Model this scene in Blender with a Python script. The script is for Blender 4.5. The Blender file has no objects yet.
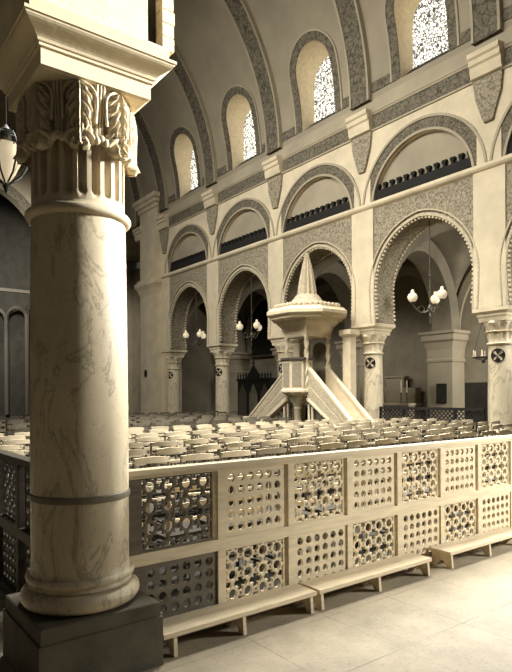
import bpy, math, random
from mathutils import Vector, Matrix
from mathutils.geometry import tessellate_polygon
random.seed(7)
SC = bpy.context.scene
COL = SC.collection
PI = math.pi

# ------------------------------------------------------------------ materials
def lin(c):
    c = c / 255.0
    return c / 12.92 if c <= 0.04045 else ((c + 0.055) / 1.055) ** 2.4

def S(v, a=1.0):                       # a sepia tone of brightness v (0..255)
    g, b = 0.92, 0.765
    return (lin(v), lin(v * g), lin(v * b), 1.0)

class NT:
    def __init__(self, name):
        self.m = bpy.data.materials.new(name)
        self.m.use_nodes = True
        self.t = self.m.node_tree
        self.t.nodes.clear()
        self.out = self.n('ShaderNodeOutputMaterial')
        self.b = self.n('ShaderNodeBsdfPrincipled')
        self.l(self.b.outputs[0], self.out.inputs[0])
        self.tc = self.n('ShaderNodeTexCoord')
    def n(self, kind, **kw):
        nd = self.t.nodes.new(kind)
        for k, v in kw.items():
            setattr(nd, k, v)
        return nd
    def l(self, a, b):
        self.t.links.new(a, b)
    def ramp(self, fac, stops):
        r = self.n('ShaderNodeValToRGB')
        el = r.color_ramp.elements
        el[0].position, el[0].color = stops[0]
        el[1].position, el[1].color = stops[-1]
        for p, c in stops[1:-1]:
            e = el.new(p)
            e.color = c
        self.l(fac, r.inputs[0])
        return r.outputs[0]
    def noise(self, scale, detail=4, rough=0.55, dist=0.0, vec=None):
        t = self.n('ShaderNodeTexNoise')
        t.inputs['Scale'].default_value = scale
        t.inputs['Detail'].default_value = detail
        t.inputs['Roughness'].default_value = rough
        t.inputs['Distortion'].default_value = dist
        self.l(vec or self.tc.outputs['Object'], t.inputs['Vector'])
        return t.outputs['Fac']
    def voro(self, scale, feature='F1', vec=None):
        t = self.n('ShaderNodeTexVoronoi', feature=feature)
        t.inputs['Scale'].default_value = scale
        self.l(vec or self.tc.outputs['Object'], t.inputs['Vector'])
        return t.outputs['Distance']
    def mix(self, a, b, fac, mode='MIX'):
        m = self.n('ShaderNodeMix', data_type='RGBA', blend_type=mode)
        if isinstance(fac, float):
            m.inputs[0].default_value = fac
        else:
            self.l(fac, m.inputs[0])
        for s, v in ((6, a), (7, b)):
            if isinstance(v, tuple):
                m.inputs[s].default_value = v
            else:
                self.l(v, m.inputs[s])
        return m.outputs[2]
    def color(self, c):
        if isinstance(c, tuple):
            self.b.inputs['Base Color'].default_value = c
        else:
            self.l(c, self.b.inputs['Base Color'])
    def bump(self, h, strength=0.3, dist=0.02):
        b = self.n('ShaderNodeBump')
        b.inputs['Strength'].default_value = strength
        b.inputs['Distance'].default_value = dist
        self.l(h, b.inputs['Height'])
        self.l(b.outputs[0], self.b.inputs['Normal'])
    def set(self, rough=0.8, spec=0.2, metal=0.0):
        self.b.inputs['Roughness'].default_value = rough
        self.b.inputs['Specular IOR Level'].default_value = spec
        self.b.inputs['Metallic'].default_value = metal
        return self.m

def plain(name, lo, hi, scale=3.0, rough=0.85, spec=0.2, bump=0.15, metal=0.0):
    t = NT(name)
    f = t.noise(scale, 6, 0.6)
    t.color(t.ramp(f, [(0.3, S(lo)), (0.7, S(hi))]))
    t.bump(t.noise(scale * 12, 4), bump, 0.01)
    return t.set(rough, spec, metal)

def ornament(name, lo, hi, scale=7.0, bias=0.0, bump=0.5):
    t = NT(name)
    v = t.voro(scale, 'DISTANCE_TO_EDGE')
    n = t.noise(scale * 1.6, 3, 0.6, 1.2)
    c1 = t.ramp(v, [(0.02, S(lo)), (0.10 + bias, S(hi))])
    c2 = t.ramp(n, [(0.40, S(lo)), (0.58, S(hi))])
    t.color(t.mix(c1, c2, 0.6))
    t.bump(n, bump, 0.03)
    return t.set(0.9, 0.1)

def wood(name, lo, hi, scale=2.0, rough=0.6, rand=False):
    t = NT(name)
    mp = t.n('ShaderNodeMapping')
    mp.inputs['Scale'].default_value = (1.0, 9.0, 9.0)
    t.l(t.tc.outputs['Object'], mp.inputs['Vector'])
    n = t.noise(scale * 3, 5, 0.6, 0.6, vec=mp.outputs[0])
    c = t.ramp(n, [(0.3, S(lo)), (0.7, S(hi))])
    if rand:
        oi = t.n('ShaderNodeObjectInfo')
        k = t.ramp(oi.outputs['Random'], [(0.0, (0.55, 0.55, 0.55, 1)), (0.4, (1, 1, 1, 1))])
        c = t.mix(c, k, 1.0, 'MULTIPLY')
    t.color(c)
    t.bump(n, 0.15, 0.01)
    return t.set(rough, 0.25)

def marble(name, lo, mid, hi, scale=1.0):
    t = NT(name)
    big = t.noise(1.6 * scale, 5, 0.6, 0.5)
    base = t.ramp(big, [(0.3, S(mid)), (0.65, S(hi))])
    mp = t.n('ShaderNodeMapping')
    mp.inputs['Rotation'].default_value = (0.5, 0.35, 0.4)
    mp.inputs['Scale'].default_value = (1.5, 1.5, 0.8)
    t.l(t.tc.outputs['Object'], mp.inputs['Vector'])
    vn = t.noise(2.2 * scale, 6, 0.62, 1.4, vec=mp.outputs[0])
    vein = t.ramp(vn, [(0.47, (1, 1, 1, 1)), (0.495, (.5, .5, .5, 1)), (0.50, (.32, .32, .32, 1)), (0.505, (.5, .5, .5, 1)), (0.53, (1, 1, 1, 1))])
    vn2 = t.noise(5.0 * scale, 5, 0.6, 0.9, vec=mp.outputs[0])
    vein2 = t.ramp(vn2, [(0.485, (1, 1, 1, 1)), (0.5, (0.55, 0.55, 0.55, 1)), (0.515, (1, 1, 1, 1))])
    c = t.mix(base, vein, 0.62, 'MULTIPLY')
    c = t.mix(c, vein2, 0.45, 'MULTIPLY')
    spk = t.noise(60, 2, 0.7)
    sp = t.ramp(spk, [(0.28, (0.35, 0.34, 0.3, 1)), (0.36, (1, 1, 1, 1))])
    c = t.mix(c, sp, 0.6, 'MULTIPLY')
    t.color(c)
    return t.set(0.42, 0.4)

def floor_mat():
    t = NT('stone_floor')
    sep = t.n('ShaderNodeSeparateXYZ')
    t.l(t.tc.outputs['Object'], sep.inputs[0])
    lines = []
    for ax, off in ((0, 2.11), (1, 2.18)):
        a = t.n('ShaderNodeMath', operation='SUBTRACT'); a.inputs[1].default_value = off - 62.0
        t.l(sep.outputs[ax], a.inputs[0])
        m = t.n('ShaderNodeMath', operation='MODULO'); m.inputs[1].default_value = 0.62
        t.l(a.outputs[0], m.inputs[0])
        lo = t.n('ShaderNodeMath', operation='LESS_THAN'); lo.inputs[1].default_value = 0.009
        t.l(m.outputs[0], lo.inputs[0])
        lines.append(lo.outputs[0])
    mx = t.n('ShaderNodeMath', operation='MAXIMUM')
    t.l(lines[0], mx.inputs[0]); t.l(lines[1], mx.inputs[1])
    n = t.noise(2.2, 8, 0.7)
    base = t.ramp(n, [(0.3, S(124)), (0.55, S(146)), (0.75, S(162))])
    spk = t.ramp(t.noise(38, 3, 0.7), [(0.33, (0.55, 0.53, 0.5, 1)), (0.45, (1, 1, 1, 1))])
    base = t.mix(base, spk, 0.5, 'MULTIPLY')
    t.color(t.mix(base, t.mix(base, S(110), t.ramp(t.noise(3.0, 2), [(0.4, (.2, .2, .2, 1)), (0.6, (.9, .9, .9, 1))])), mx.outputs[0]))
    t.bump(n, 0.15, 0.01)
    return t.set(0.7, 0.3)

def lattice_glass(name, scale, strength):
    t = NT(name)
    v = t.voro(scale, 'DISTANCE_TO_EDGE')
    n = t.noise(scale * 1.5, 3, 0.6)
    c1 = t.ramp(v, [(0.06, (.03, .028, .02, 1)), (0.16, (1, .96, .84, 1))])
    c2 = t.ramp(n, [(0.40, (.12, .11, .09, 1)), (0.52, (1, 1, 1, 1))])
    c = t.mix(c1, c2, 1.0, 'MULTIPLY')
    t.color(S(60))
    t.l(c, t.b.inputs['Emission Color'])
    t.b.inputs['Emission Strength'].default_value = strength
    return t.set(0.6, 0.2)

def emit(name, v, s):
    t = NT(name)
    t.color(S(v))
    t.b.inputs['Emission Color'].default_value = S(v)
    t.b.inputs['Emission Strength'].default_value = s
    return t.set(0.3, 0.5)

M = {}
M['plaster'] = plain('pale_plaster', 196, 220, 1.6)
M['plaster_mid'] = plain('grey_plaster', 155, 174, 0.9)
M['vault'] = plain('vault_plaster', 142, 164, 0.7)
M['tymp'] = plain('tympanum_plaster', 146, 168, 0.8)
M['stucco'] = ornament('carved_stucco', 92, 170, 9.0)
M['stucco_light'] = ornament('pale_carved_stucco', 160, 205, 14.0)
M['stucco_dark'] = ornament('dark_painted_ornament', 62, 128, 8.0)
M['stucco_rib'] = ornament('painted_rib_ornament', 66, 122, 5.0)
M['stone'] = plain('pale_stone', 200, 224, 2.5)
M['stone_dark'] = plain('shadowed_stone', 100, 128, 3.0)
M['plinth'] = plain('plinth_stone', 78, 104, 5.0)
M['capital'] = plain('capital_stone', 178, 206, 6.0, 0.6, 0.3)
M['white'] = plain('white_stucco_block', 222, 245, 9.0, 0.9, 0.1, 0.6)
M['marble'] = marble('veined_marble', 130, 186, 210)
M['marble2'] = marble('arcade_marble', 150, 200, 220, 0.5)
M['ring'] = plain('bronze_ring', 92, 120, 8.0, 0.4, 0.4)
M['floor'] = floor_mat()
M['nave_floor'] = plain('dark_nave_floor', 34, 48, 2.0)  # floor colour darkened to stand for shade among the chairs
M['rail'] = wood('painted_screen_wood', 192, 218, 1.0, 0.6)
M['rail_dark'] = wood('dark_screen_wood', 58, 84, 1.0, 0.6)  # screen wood with deep shade put into its colour
M['rail_mid'] = wood('brown_screen_wood', 84, 112, 1.0, 0.6)  # screen wood part darkened, painted shade for the bay by the column
M['chair'] = wood('pale_chair_wood', 214, 242, 2.0, 0.5, True)
M['chair_leg'] = wood('chair_leg_wood', 128, 160, 2.0, 0.5, True)  # chair wood darkened as if shaded below the bright rails
M['chair_dark'] = wood('dark_chair_wood', 92, 128, 2.0, 0.5, True)
M['rush'] = plain('rush_seat', 46, 70, 30.0)  # shadow put into the rush colour; front legs and stretchers share it
M['dark'] = wood('dark_carved_wood', 24, 42, 2.0, 0.8)
M['dark2'] = wood('brown_wood', 62, 92, 2.0, 0.6)
M['iron'] = plain('dark_iron', 34, 50, 8.0, 0.5, 0.4)
M['brass'] = plain('dull_brass', 70, 112, 8.0, 0.4, 0.5, 0.1, 0.4)
M['globe'] = emit('frosted_globe', 225, 0.55)
M['pulpit'] = plain('white_marble_pulpit', 196, 218, 4.0)
M['pulpit_orn'] = ornament('carved_pulpit_relief', 120, 205, 22.0)
M['pulpit_panel'] = ornament('pulpit_panel_relief', 104, 172, 26.0)
M['aisle'] = plain('aisle_plaster', 120, 146, 1.2)  # plaster toned down to paint in the gloom of the unlit aisle
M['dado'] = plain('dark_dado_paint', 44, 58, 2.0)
M['cross'] = plain('black_paint', 30, 44, 6.0)
M['cloth'] = plain('altar_stone', 150, 190, 9.0)
M['candle'] = plain('candle_wax', 215, 232, 9.0)
M['glass'] = lattice_glass('pierced_window_glass', 11.0, 2.6)
M['paper'] = plain('framed_print', 40, 60, 3.0)

# ------------------------------------------------------------------ mesh builder
class MB:
    def __init__(self):
        self.v, self.f, self.m = [], [], []
        self.cur = 0
    def add(self, pts, faces):
        o = len(self.v)
        self.v += [tuple(p) for p in pts]
        for fc in faces:
            self.f.append(tuple(i + o for i in fc))
            self.m.append(self.cur)
        return self
    def mat(self, i):
        self.cur = i
        return self
    def box(self, x0, x1, y0, y1, z0, z1):
        p = [(x0, y0, z0), (x1, y0, z0), (x1, y1, z0), (x0, y1, z0),
             (x0, y0, z1), (x1, y0, z1), (x1, y1, z1), (x0, y1, z1)]
        return self.add(p, [(0, 3, 2, 1), (4, 5, 6, 7), (0, 1, 5, 4), (1, 2, 6, 5), (2, 3, 7, 6), (3, 0, 4, 7)])
    def bar(self, a, b, w, d, up=(0, 0, 1)):
        a, b = Vector(a), Vector(b)
        t = (b - a).normalized()
        s = t.cross(Vector(up))
        if s.length < 1e-5:
            s = t.cross(Vector((1, 0, 0)))
        s.normalize()
        u = s.cross(t).normalized()
        p = []
        for q in (a, b):
            for i, j in ((-1, -1), (1, -1), (1, 1), (-1, 1)):
                p.append(q + s * (w / 2 * i) + u * (d / 2 * j))
        return self.add(p, [(0, 3, 2, 1), (4, 5, 6, 7), (0, 1, 5, 4), (1, 2, 6, 5), (2, 3, 7, 6), (3, 0, 4, 7)])
    def tube(self, path, r, n=8, caps=True):
        path = [Vector(p) for p in path]
        rs = r if isinstance(r, (list, tuple)) else [r] * len(path)
        pts, faces = [], []
        t0 = (path[1] - path[0]).normalized()
        ref = Vector((0, 0, 1)) if abs(t0.z) < 0.9 else Vector((1, 0, 0))
        for i, p in enumerate(path):
            t = (path[min(i + 1, len(path) - 1)] - path[max(i - 1, 0)]).normalized()
            s = t.cross(ref).normalized()
            u = s.cross(t).normalized()
            for k in range(n):
                a = 2 * PI * k / n
                pts.append(p + (s * math.cos(a) + u * math.sin(a)) * rs[i])
        for i in range(len(path) - 1):
            for k in range(n):
                k2 = (k + 1) % n
                faces.append((i * n + k, i * n + k2, (i + 1) * n + k2, (i + 1) * n + k))
        if caps:
            faces.append(tuple(range(n))[::-1])
            e = (len(path) - 1) * n
            faces.append(tuple(e + k for k in range(n)))
        return self.add(pts, faces)
    def lathe(self, prof, cx=0, cy=0, n=32, rot=0.0, rfun=None, caps=True):
        pts, faces = [], []
        for r, z in prof:
            for k in range(n):
                a = 2 * PI * k / n + rot
                rr = r if rfun is None else rfun(r, z, a)
                pts.append((cx + rr * math.cos(a), cy + rr * math.sin(a), z))
        L = len(prof)
        for i in range(L - 1):
            for k in range(n):
                k2 = (k + 1) % n
                faces.append((i * n + k, i * n + k2, (i + 1) * n + k2, (i + 1) * n + k))
        if caps:
            faces.append(tuple(range(n))[::-1])
            faces.append(tuple((L - 1) * n + k for k in range(n)))
        return self.add(pts, faces)
    def sq(self, prof, cx, cy, hx, hy=None):           # a square moulding: (offset, z) profile round a rectangle
        hy = hx if hy is None else hy
        pts, faces = [], []
        for e, z in prof:
            pts += [(cx - hx - e, cy - hy - e, z), (cx + hx + e, cy - hy - e, z),
                    (cx + hx + e, cy + hy + e, z), (cx - hx - e, cy + hy + e, z)]
        L = len(prof)
        for i in range(L - 1):
            for k in range(4):
                k2 = (k + 1) % 4
                faces.append((i * 4 + k, i * 4 + k2, (i + 1) * 4 + k2, (i + 1) * 4 + k))
        faces.append((3, 2, 1, 0))
        faces.append(tuple((L - 1) * 4 + k for k in range(4)))
        return self.add(pts, faces)
    def sphere(self, c, r, n=12, m=8, sz=1.0):
        prof = [(max(1e-4, r * math.sin(PI * i / m)), c[2] - r * sz * math.cos(PI * i / m)) for i in range(m + 1)]
        return self.lathe(prof, c[0], c[1], n)
    def slab(self, outer, holes, f0, f1):              # a plate with holes; f0/f1 map (a,b) to its two faces
        loops = [outer] + list(holes)
        flat = [p for lp in loops for p in lp]
        tris = tessellate_polygon([[Vector((p[0], p[1], 0)) for p in lp] for lp in loops])
        n = len(flat)
        pts = [f0(*p) for p in flat] + [f1(*p) for p in flat]
        faces = [tuple(t) for t in tris] + [tuple(i + n for i in t)[::-1] for t in tris]
        o = 0
        for lp in loops:
            L = len(lp)
            for i in range(L):
                j = (i + 1) % L
                faces.append((o + i, o + j, n + o + j, n + o + i))
            o += L
        return self.add(pts, faces)
    def strip(self, a, b, f0, f1):                     # solid band between two open 2-D paths of equal length
        n = len(a)
        pts = [f0(*p) for p in a] + [f0(*p) for p in b] + [f1(*p) for p in a] + [f1(*p) for p in b]
        faces = []
        for i in range(n - 1):
            faces += [(i, i + 1, n + i + 1, n + i), (2 * n + i, 3 * n + i, 3 * n + i + 1, 2 * n + i + 1),
                      (i, 2 * n + i, 2 * n + i + 1, i + 1), (n + i, n + i + 1, 3 * n + i + 1, 3 * n + i)]
        faces += [(0, n, 3 * n, 2 * n), (n - 1, 3 * n - 1, 4 * n - 1, 2 * n - 1)]
        return self.add(pts, faces)
    def grid(self, rows, cols, fn):
        pts = [fn(i, j) for i in range(rows) for j in range(cols)]
        faces = [(i * cols + j, i * cols + j + 1, (i + 1) * cols + j + 1, (i + 1) * cols + j)
                 for i in range(rows - 1) for j in range(cols - 1)]
        return self.add(pts, faces)
    def build(self, name, mats, parent=None, smooth=None, origin=None):
        if origin is None:
            origin = parent['_o'] if parent is not None and '_o' in parent.keys() else (0, 0, 0)
        ox, oy, oz = origin
        me = bpy.data.meshes.new(name)
        me.from_pydata([(x - ox, y - oy, z - oz) for x, y, z in self.v], [], self.f)
        if not isinstance(mats, (list, tuple)):
            mats = [mats]
        for m in mats:
            me.materials.append(m)
        if len(mats) > 1:
            me.polygons.foreach_set('material_index', self.m)
        import bmesh
        bm = bmesh.new(); bm.from_mesh(me)
        bmesh.ops.recalc_face_normals(bm, faces=bm.faces)
        bm.to_mesh(me); bm.free()
        if smooth:
            me.polygons.foreach_set('use_smooth', [True] * len(me.polygons))
            me.set_sharp_from_angle(angle=math.radians(smooth))
        o = bpy.data.objects.new(name, me)
        COL.objects.link(o)
        if parent is not None:
            o.parent = parent
            o['_o'] = tuple(origin)
        else:
            o.location = origin
            o['_o'] = tuple(origin)
        return o

def thing(name, label, cat, loc=(0, 0, 0), group=None):
    o = bpy.data.objects.new(name, None)
    o.empty_display_size = 0.2
    COL.objects.link(o)
    o.location = loc
    o['_o'] = tuple(loc)
    tag(o, label, cat, group)
    return o

def tag(o, label=None, cat=None, group=None, kind=None):
    if label: o['label'] = label
    if cat: o['category'] = cat
    if group: o['group'] = group
    if kind: o['kind'] = kind
    return o

def struct(name, mb, mats, smooth=None):
    return tag(mb.build(name, mats, None, smooth), kind='structure')

def copy_tree(o, parent=None):
    c = o.copy()
    COL.objects.link(c)
    c.parent = parent
    for ch in [k for k in o.children]:
        copy_tree(ch, c)
    return c

# ------------------------------------------------------------------ camera
TH = math.radians(37.4)
FPX = 579.0
HZ = 394.0
cam_d = bpy.data.cameras.new('camera')
cam = bpy.data.objects.new('camera', cam_d)
COL.objects.link(cam)
cam_d.sensor_width = 36.0
cam_d.lens = 36.0 * FPX / 672.0
cam_d.shift_y = (HZ - 336.0) / 672.0
cam_d.clip_end = 200
cam.matrix_world = (Matrix.Translation((0, 0, 1.5)) @ Matrix.Rotation(-TH, 4, 'Z') @
                    Matrix.Rotation(PI / 2, 4, 'X') @ Matrix.Rotation(math.radians(-0.35), 4, 'Z'))
SC.camera = cam

def proj(x, y, z):
    r = x * math.cos(TH) - y * math.sin(TH)
    f = x * math.sin(TH) + y * math.cos(TH)
    return 256 + FPX * r / f, HZ - FPX * (z - 1.5) / f, f

# ------------------------------------------------------------------ setting
F = 13.41                 # nave face of the right arcade wall
B = 14.26                 # its aisle face
BAY = 4.18
CY = [3.72 + BAY * k for k in range(6)]      # column axes 3.72 7.90 12.08 16.26 20.44 24.62
ZA = 3.63                 # top of abacus
ZS = 7.05                 # string course
ZL = 10.3                 # springing of vault
OW = 18.0                 # outer aisle wall

mb = MB(); mb.box(-3.4, 19.0, -4.0, 3.17, -0.2, 0.0); mb.box(-3.4, 1.2, 3.17, 44.0, -0.2, 0.0)
struct('floor', mb, M['floor'])
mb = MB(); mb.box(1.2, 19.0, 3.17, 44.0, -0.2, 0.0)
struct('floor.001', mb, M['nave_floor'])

def arch_pts(yc, r, zc, zb, n=28, nar=0.05, e=0.14):
    """slightly pointed, slightly horseshoe arch from right foot over the crown to the left foot"""
    pts = [(yc + r - nar, zb), (yc + r - nar * 0.3, (zb + zc) / 2)]
    R = r + e
    amax = math.acos(e / R)
    for i in range(n // 2 + 1):
        a = amax * i / (n // 2)
        pts.append((yc - e + R * math.cos(a), zc + R * math.sin(a)))
    left = [(2 * yc - y, z) for y, z in pts[:-1]]
    return pts + left[::-1]

def semi(yc, r, zc, n=32):
    return [(yc + r * math.cos(PI * i / n), zc + r * math.sin(PI * i / n)) for i in range(n + 1)]

AR, AZ = 1.645, 4.62
BAYS = [(CY[k], CY[k + 1]) for k in range(5)]
wall = MB()
for y0, y1 in BAYS:
    yc = (y0 + y1) / 2
    ap = arch_pts(yc, AR, AZ, ZA)
    outer = [(y1, ZA), (y1, ZS), (y0, ZS), (y0, ZA)] + [(2 * yc - y, z) for y, z in ap]
    # ornament front plate and plaster core
    wall.mat(1); wall.slab(outer, [], lambda a, b: (F, a, b), lambda a, b: (F + 0.06, a, b))
    wall.mat(1); wall.slab(outer, [], lambda a, b: (F + 0.06, a, b), lambda a, b: (B, a, b))
    # upper zone with blind arch
    sp = semi(yc, 1.65, ZS)
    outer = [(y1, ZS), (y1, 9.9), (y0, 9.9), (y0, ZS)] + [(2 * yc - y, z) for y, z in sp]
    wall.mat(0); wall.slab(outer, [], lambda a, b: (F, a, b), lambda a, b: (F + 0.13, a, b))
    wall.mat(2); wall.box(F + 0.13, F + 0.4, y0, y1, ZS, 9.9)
    wall.mat(0); wall.box(F + 0.02, F + 0.4, y0, y1, 9.9, ZL)
# short plain stretch between the last column and the pier, then the wall over the side arm
wall.mat(0)
wall.box(F, B, CY[5], 25.3, 0, ZL)
wall.box(F, B, 25.3, 26.85, 0.0, ZL)
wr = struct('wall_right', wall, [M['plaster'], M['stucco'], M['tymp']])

for k, y in enumerate(CY):
    mb = MB()
    mb.box(F - 0.05, F, y - 0.43, y + 0.43, ZA, ZS + 0.0)
    mb.build('pilaster_strip', M['plaster'], wr)
    mb = MB()
    mb.box(F - 0.04, F, y - 0.33, y + 0.33, ZS + 0.2, 8.1)
    mb.build('pilaster_strip', M['plaster'], wr)
for y0, y1 in BAYS:
    yc = (y0 + y1) / 2
    # archivolt and its toothed edges
    a = arch_pts(yc, AR, AZ, ZA); b = arch_pts(yc, AR + 0.08, AZ, ZA)
    b[0] = (b[0][0] , ZA); b[-1] = (b[-1][0], ZA)
    mb = MB(); mb.strip(a, b, lambda p, q: (F - 0.045, p, q), lambda p, q: (F, p, q))
    a2 = arch_pts(yc, AR + 0.14, AZ, ZA); b2 = arch_pts(yc, AR + 0.18, AZ, ZA)
    mb.strip(a2, b2, lambda p, q: (F - 0.07, p, q), lambda p, q: (F, p, q))
    mb.build('arch_molding', M['stucco_light'], wr, 40)
    mb = MB()
    path = arch_pts(yc, AR - 0.03, AZ, ZA + 0.12, 44)
    for xx in (F + 0.02, B - 0.05):
        L = 0; last = None
        for i in range(len(path) - 1):
            p, q = Vector(path[i]), Vector(path[i + 1])
            seg = (q - p).length
            t = 0.0
            while t < seg:
                if last is None or L - last >= 0.105:
                    c = p.lerp(q, t / seg); d = (q - p).normalized()
                    a0 = (xx, c.x - d.x * 0.028, c.y - d.y * 0.028); a1 = (xx, c.x + d.x * 0.028, c.y + d.y * 0.028)
                    mb.bar(a0, a1, 0.05, 0.07, (1, 0, 0))
                    last = L
                t += 0.02; L += 0.02
    mb.build('toothed_edging', M['stone'], wr)
    # ring round the blind arch
    a = semi(yc, 1.65, ZS + 0.2); b = semi(yc, 2.02, ZS + 0.2)
    a = [(y, max(z, ZS + .2)) for y, z in semi(yc, 1.65, ZS)]; b = [(min(max(y, y0 + .02), y1 - .02), max(z, ZS + .2)) for y, z in semi(yc, 2.0, ZS)]
    mb = MB(); mb.strip(a, b, lambda p, q: (F - 0.03, p, q), lambda p, q: (F, p, q))
    mb.build('arch_band', M['stucco_dark'], wr)
    for rr in (1.65, 2.0):
        a = [(y, max(z, ZS + .2)) for y, z in semi(yc, rr, ZS)]; b = [(y, max(z, ZS + .2)) for y, z in semi(yc, rr + 0.07, ZS)]
        mb = MB(); mb.strip(a, b, lambda p, q: (F - 0.07, p, q), lambda p, q: (F, p, q))
        mb.build('arch_molding', M['plaster_mid'], wr, 40)
    # dark band with merlons standing in the blind arch
    mb = MB(); mb.box(F + 0.01, F + 0.12, yc - 1.64, yc + 1.64, ZS, ZS + 0.5)
    n = 13
    for i in range(n):
        y = yc - 1.52 + 3.04 * i / (n - 1)
        mb.box(F + 0.01, F + 0.12, y - 0.04, y + 0.04, ZS + 0.5, ZS + 0.62)
        mb.box(F + 0.01, F + 0.12, y - 0.07, y + 0.07, ZS + 0.60, ZS + 0.68)
    mb.build('crenellated_parapet', M['dark'], wr)
    mb = MB(); mb.box(F - 0.025, F, y0 + 0.36, y1 - 0.36, 9.42, 9.84)
    mb.build('frieze', M['stucco_dark'], wr)
    mb = MB(); mb.box(F - 0.05, F, y0 + 0.36, y1 - 0.36, 9.37, 9.42); mb.box(F - 0.05, F, y0 + 0.36, y1 - 0.36, 9.84, 9.90)
    mb.build('frieze_molding', M['plaster_mid'], wr)
# string course and window ledge run the whole length
mb = MB()
prof = [(F, ZS - 0.02), (F - 0.10, ZS + 0.03), (F - 0.14, ZS + 0.08), (F - 0.14, ZS + 0.16), (F, ZS + 0.18)]
def run(mb, prof, y0, y1):
    n = len(prof)
    pts = [(x, y0, z) for x, z in prof] + [(x, y1, z) for x, z in prof]
    mb.add(pts, [tuple(range(n)), tuple(range(n, 2 * n))[::-1]] + [(i, (i + 1) % n, n + (i + 1) % n, n + i) for i in range(n)])
run(mb, prof, CY[0], 25.3)
struct('trim_1', mb, M['plaster'])
mb = MB()
run(mb, [(F + 0.03, 9.86), (F - 0.07, 9.9), (F - 0.07, 9.96), (F + 0.02, ZL + 0.16), (F + 0.2, ZL + 0.16)], CY[0], 26.0)
struct('trim_2', mb, M['plaster_mid'])

# vault over the nave: pointed barrel, its right haunch pierced by windows
VR = 7.5
XM = 7.3
SMAX = VR * math.acos(1 - (F - XM) / VR)
def V(y, s, off=0.0):
    a = s / VR
    return (F - VR * (1 - math.cos(a)) - off * math.cos(a), y, ZL + (VR - off) * math.sin(a))
WOFF = -0.16
WH, WS0, WSP = 0.80, 0.22, 1.95          # half width, sill and springing of the windows
def whalf(s, g=0.0):
    if s <= WSP: return WH + g
    t = s - WSP
    R = WH + g
    return math.sqrt(max(0.0, R * R - t * t))
def outline(g=0.0, n=18):
    pts = [(WH + g, WS0)] + [(WH + g, WS0 + (WSP - WS0) * i / 6) for i in range(1, 6)]
    R = WH + g
    pts += [(R * math.cos(PI * i / n), WSP + R * math.sin(PI * i / n)) for i in range(n + 1)]
    pts += [(-WH - g, WS0 + (WSP - WS0) * i / 6) for i in range(5, -1, -1)]
    return pts
vault = MB()
lev = [0, WS0] + [WS0 + (WSP - WS0) * i / 6 for i in range(1, 7)] + [WSP + WH * math.sin(PI / 2 * i / 10) for i in range(1, 11)]
top = [WSP + WH + (SMAX - WSP - WH) * i / 14 for i in range(15)]
for y0, y1 in BAYS:
    yc = (y0 + y1) / 2 + WOFF
    for side in (-1, 1):
        e = y0 if side < 0 else y1
        vl = lev[1:]
        vault.grid(len(vl), 2, lambda i, j: V((e if j == 0 else yc + side * whalf(vl[i])), vl[i]))
    vault.grid(2, 2, lambda i, j: V(y0 if j == 0 else y1, (0, WS0)[i]))
    vault.grid(15, 2, lambda i, j: V(y0 if j == 0 else y1, top[i]))
    # reveal
    ol = outline()
    vault.mat(1)
    vault.grid(len(ol), 2, lambda i, j: V(yc + ol[i][0], ol[i][1]) if j == 0 else (14.05, yc + ol[i][0], V(0, ol[i][1])[2]))
    s0 = V(0, WS0)
    vault.add([(s0[0], yc - WH, s0[2]), (s0[0], yc + WH, s0[2]), (14.05, yc + WH, s0[2]+.2), (14.05, yc - WH, s0[2]+.2)], [(0, 1, 2, 3)])
    vault.mat(0)
vault.grid(22, 2, lambda i, j: V(CY[5] if j == 0 else 38.0, SMAX * i / 21))
# the other haunch, plain
vault.grid(22, 2, lambda i, j: (lambda p: (2 * XM - p[0], p[1], p[2]))(V(CY[0] if j == 0 else 38.0, SMAX * i / 21)))
# closes the gap behind the windows
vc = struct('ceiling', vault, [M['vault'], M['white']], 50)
for y in CY[1:] + [27.1]:
    mb = MB()
    n = 30
    w = 0.36
    for w0, w1, off, mt in ((-w, w, 0.14, 0),):
        pts = []
        for i in range(n):
            s = SMAX * i / (n - 1)
            pts += [V(y + w0, s), V(y + w0, s, off), V(y + w1, s, off), V(y + w1, s)]
        fs = []
        for i in range(n - 1):
            for k in range(3):
                fs.append((i * 4 + k, i * 4 + k + 1, (i + 1) * 4 + k + 1, (i + 1) * 4 + k))
        mb.add(pts, fs)
    mb.build('vault_rib', M['stucco_rib'], vc, 30)
    mb = MB()
    for e in (-w - 0.03, w - 0.04):
        pts = []
        for i in range(n):
            s = SMAX * i / (n - 1)
            pts += [V(y + e, s), V(y + e, s, 0.17), V(y + e + 0.07, s, 0.17), V(y + e + 0.07, s)]
        fs = []
        for i in range(n - 1):
            for k in range(3):
                fs.append((i * 4 + k, i * 4 + k + 1, (i + 1) * 4 + k + 1, (i + 1) * 4 + k))
        mb.add(pts, fs)
    mb.build('rib_edging', M['plaster_mid'], vc, 30)
    # console under the rib, carved drop below it
    mb = MB()
    run2 = [(F, 9.36), (F - 0.16, 9.40), (F - 0.20, 9.55), (F - 0.20, 9.66), (F - 0.26, 9.70), (F - 0.26, 9.82), (F - 0.32, 9.86), (F - 0.32, 9.98), (F, 10.02)]
    run(mb, run2, y - 0.42, y + 0.42)
    mb.build('rib_console', M['plaster'], wr)
    if y < 25:
        mb = MB()
        mb.slab([(y - 0.40, 9.36), (y - 0.34, 8.9), (y - 0.12, 8.25), (y + 0.12, 8.25), (y + 0.34, 8.9), (y + 0.40, 9.36)], [],
                lambda a, b: (F - 0.085, a, b), lambda a, b: (F, a, b))
        mb.build('carved_drop', M['stucco'], wr)
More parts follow.
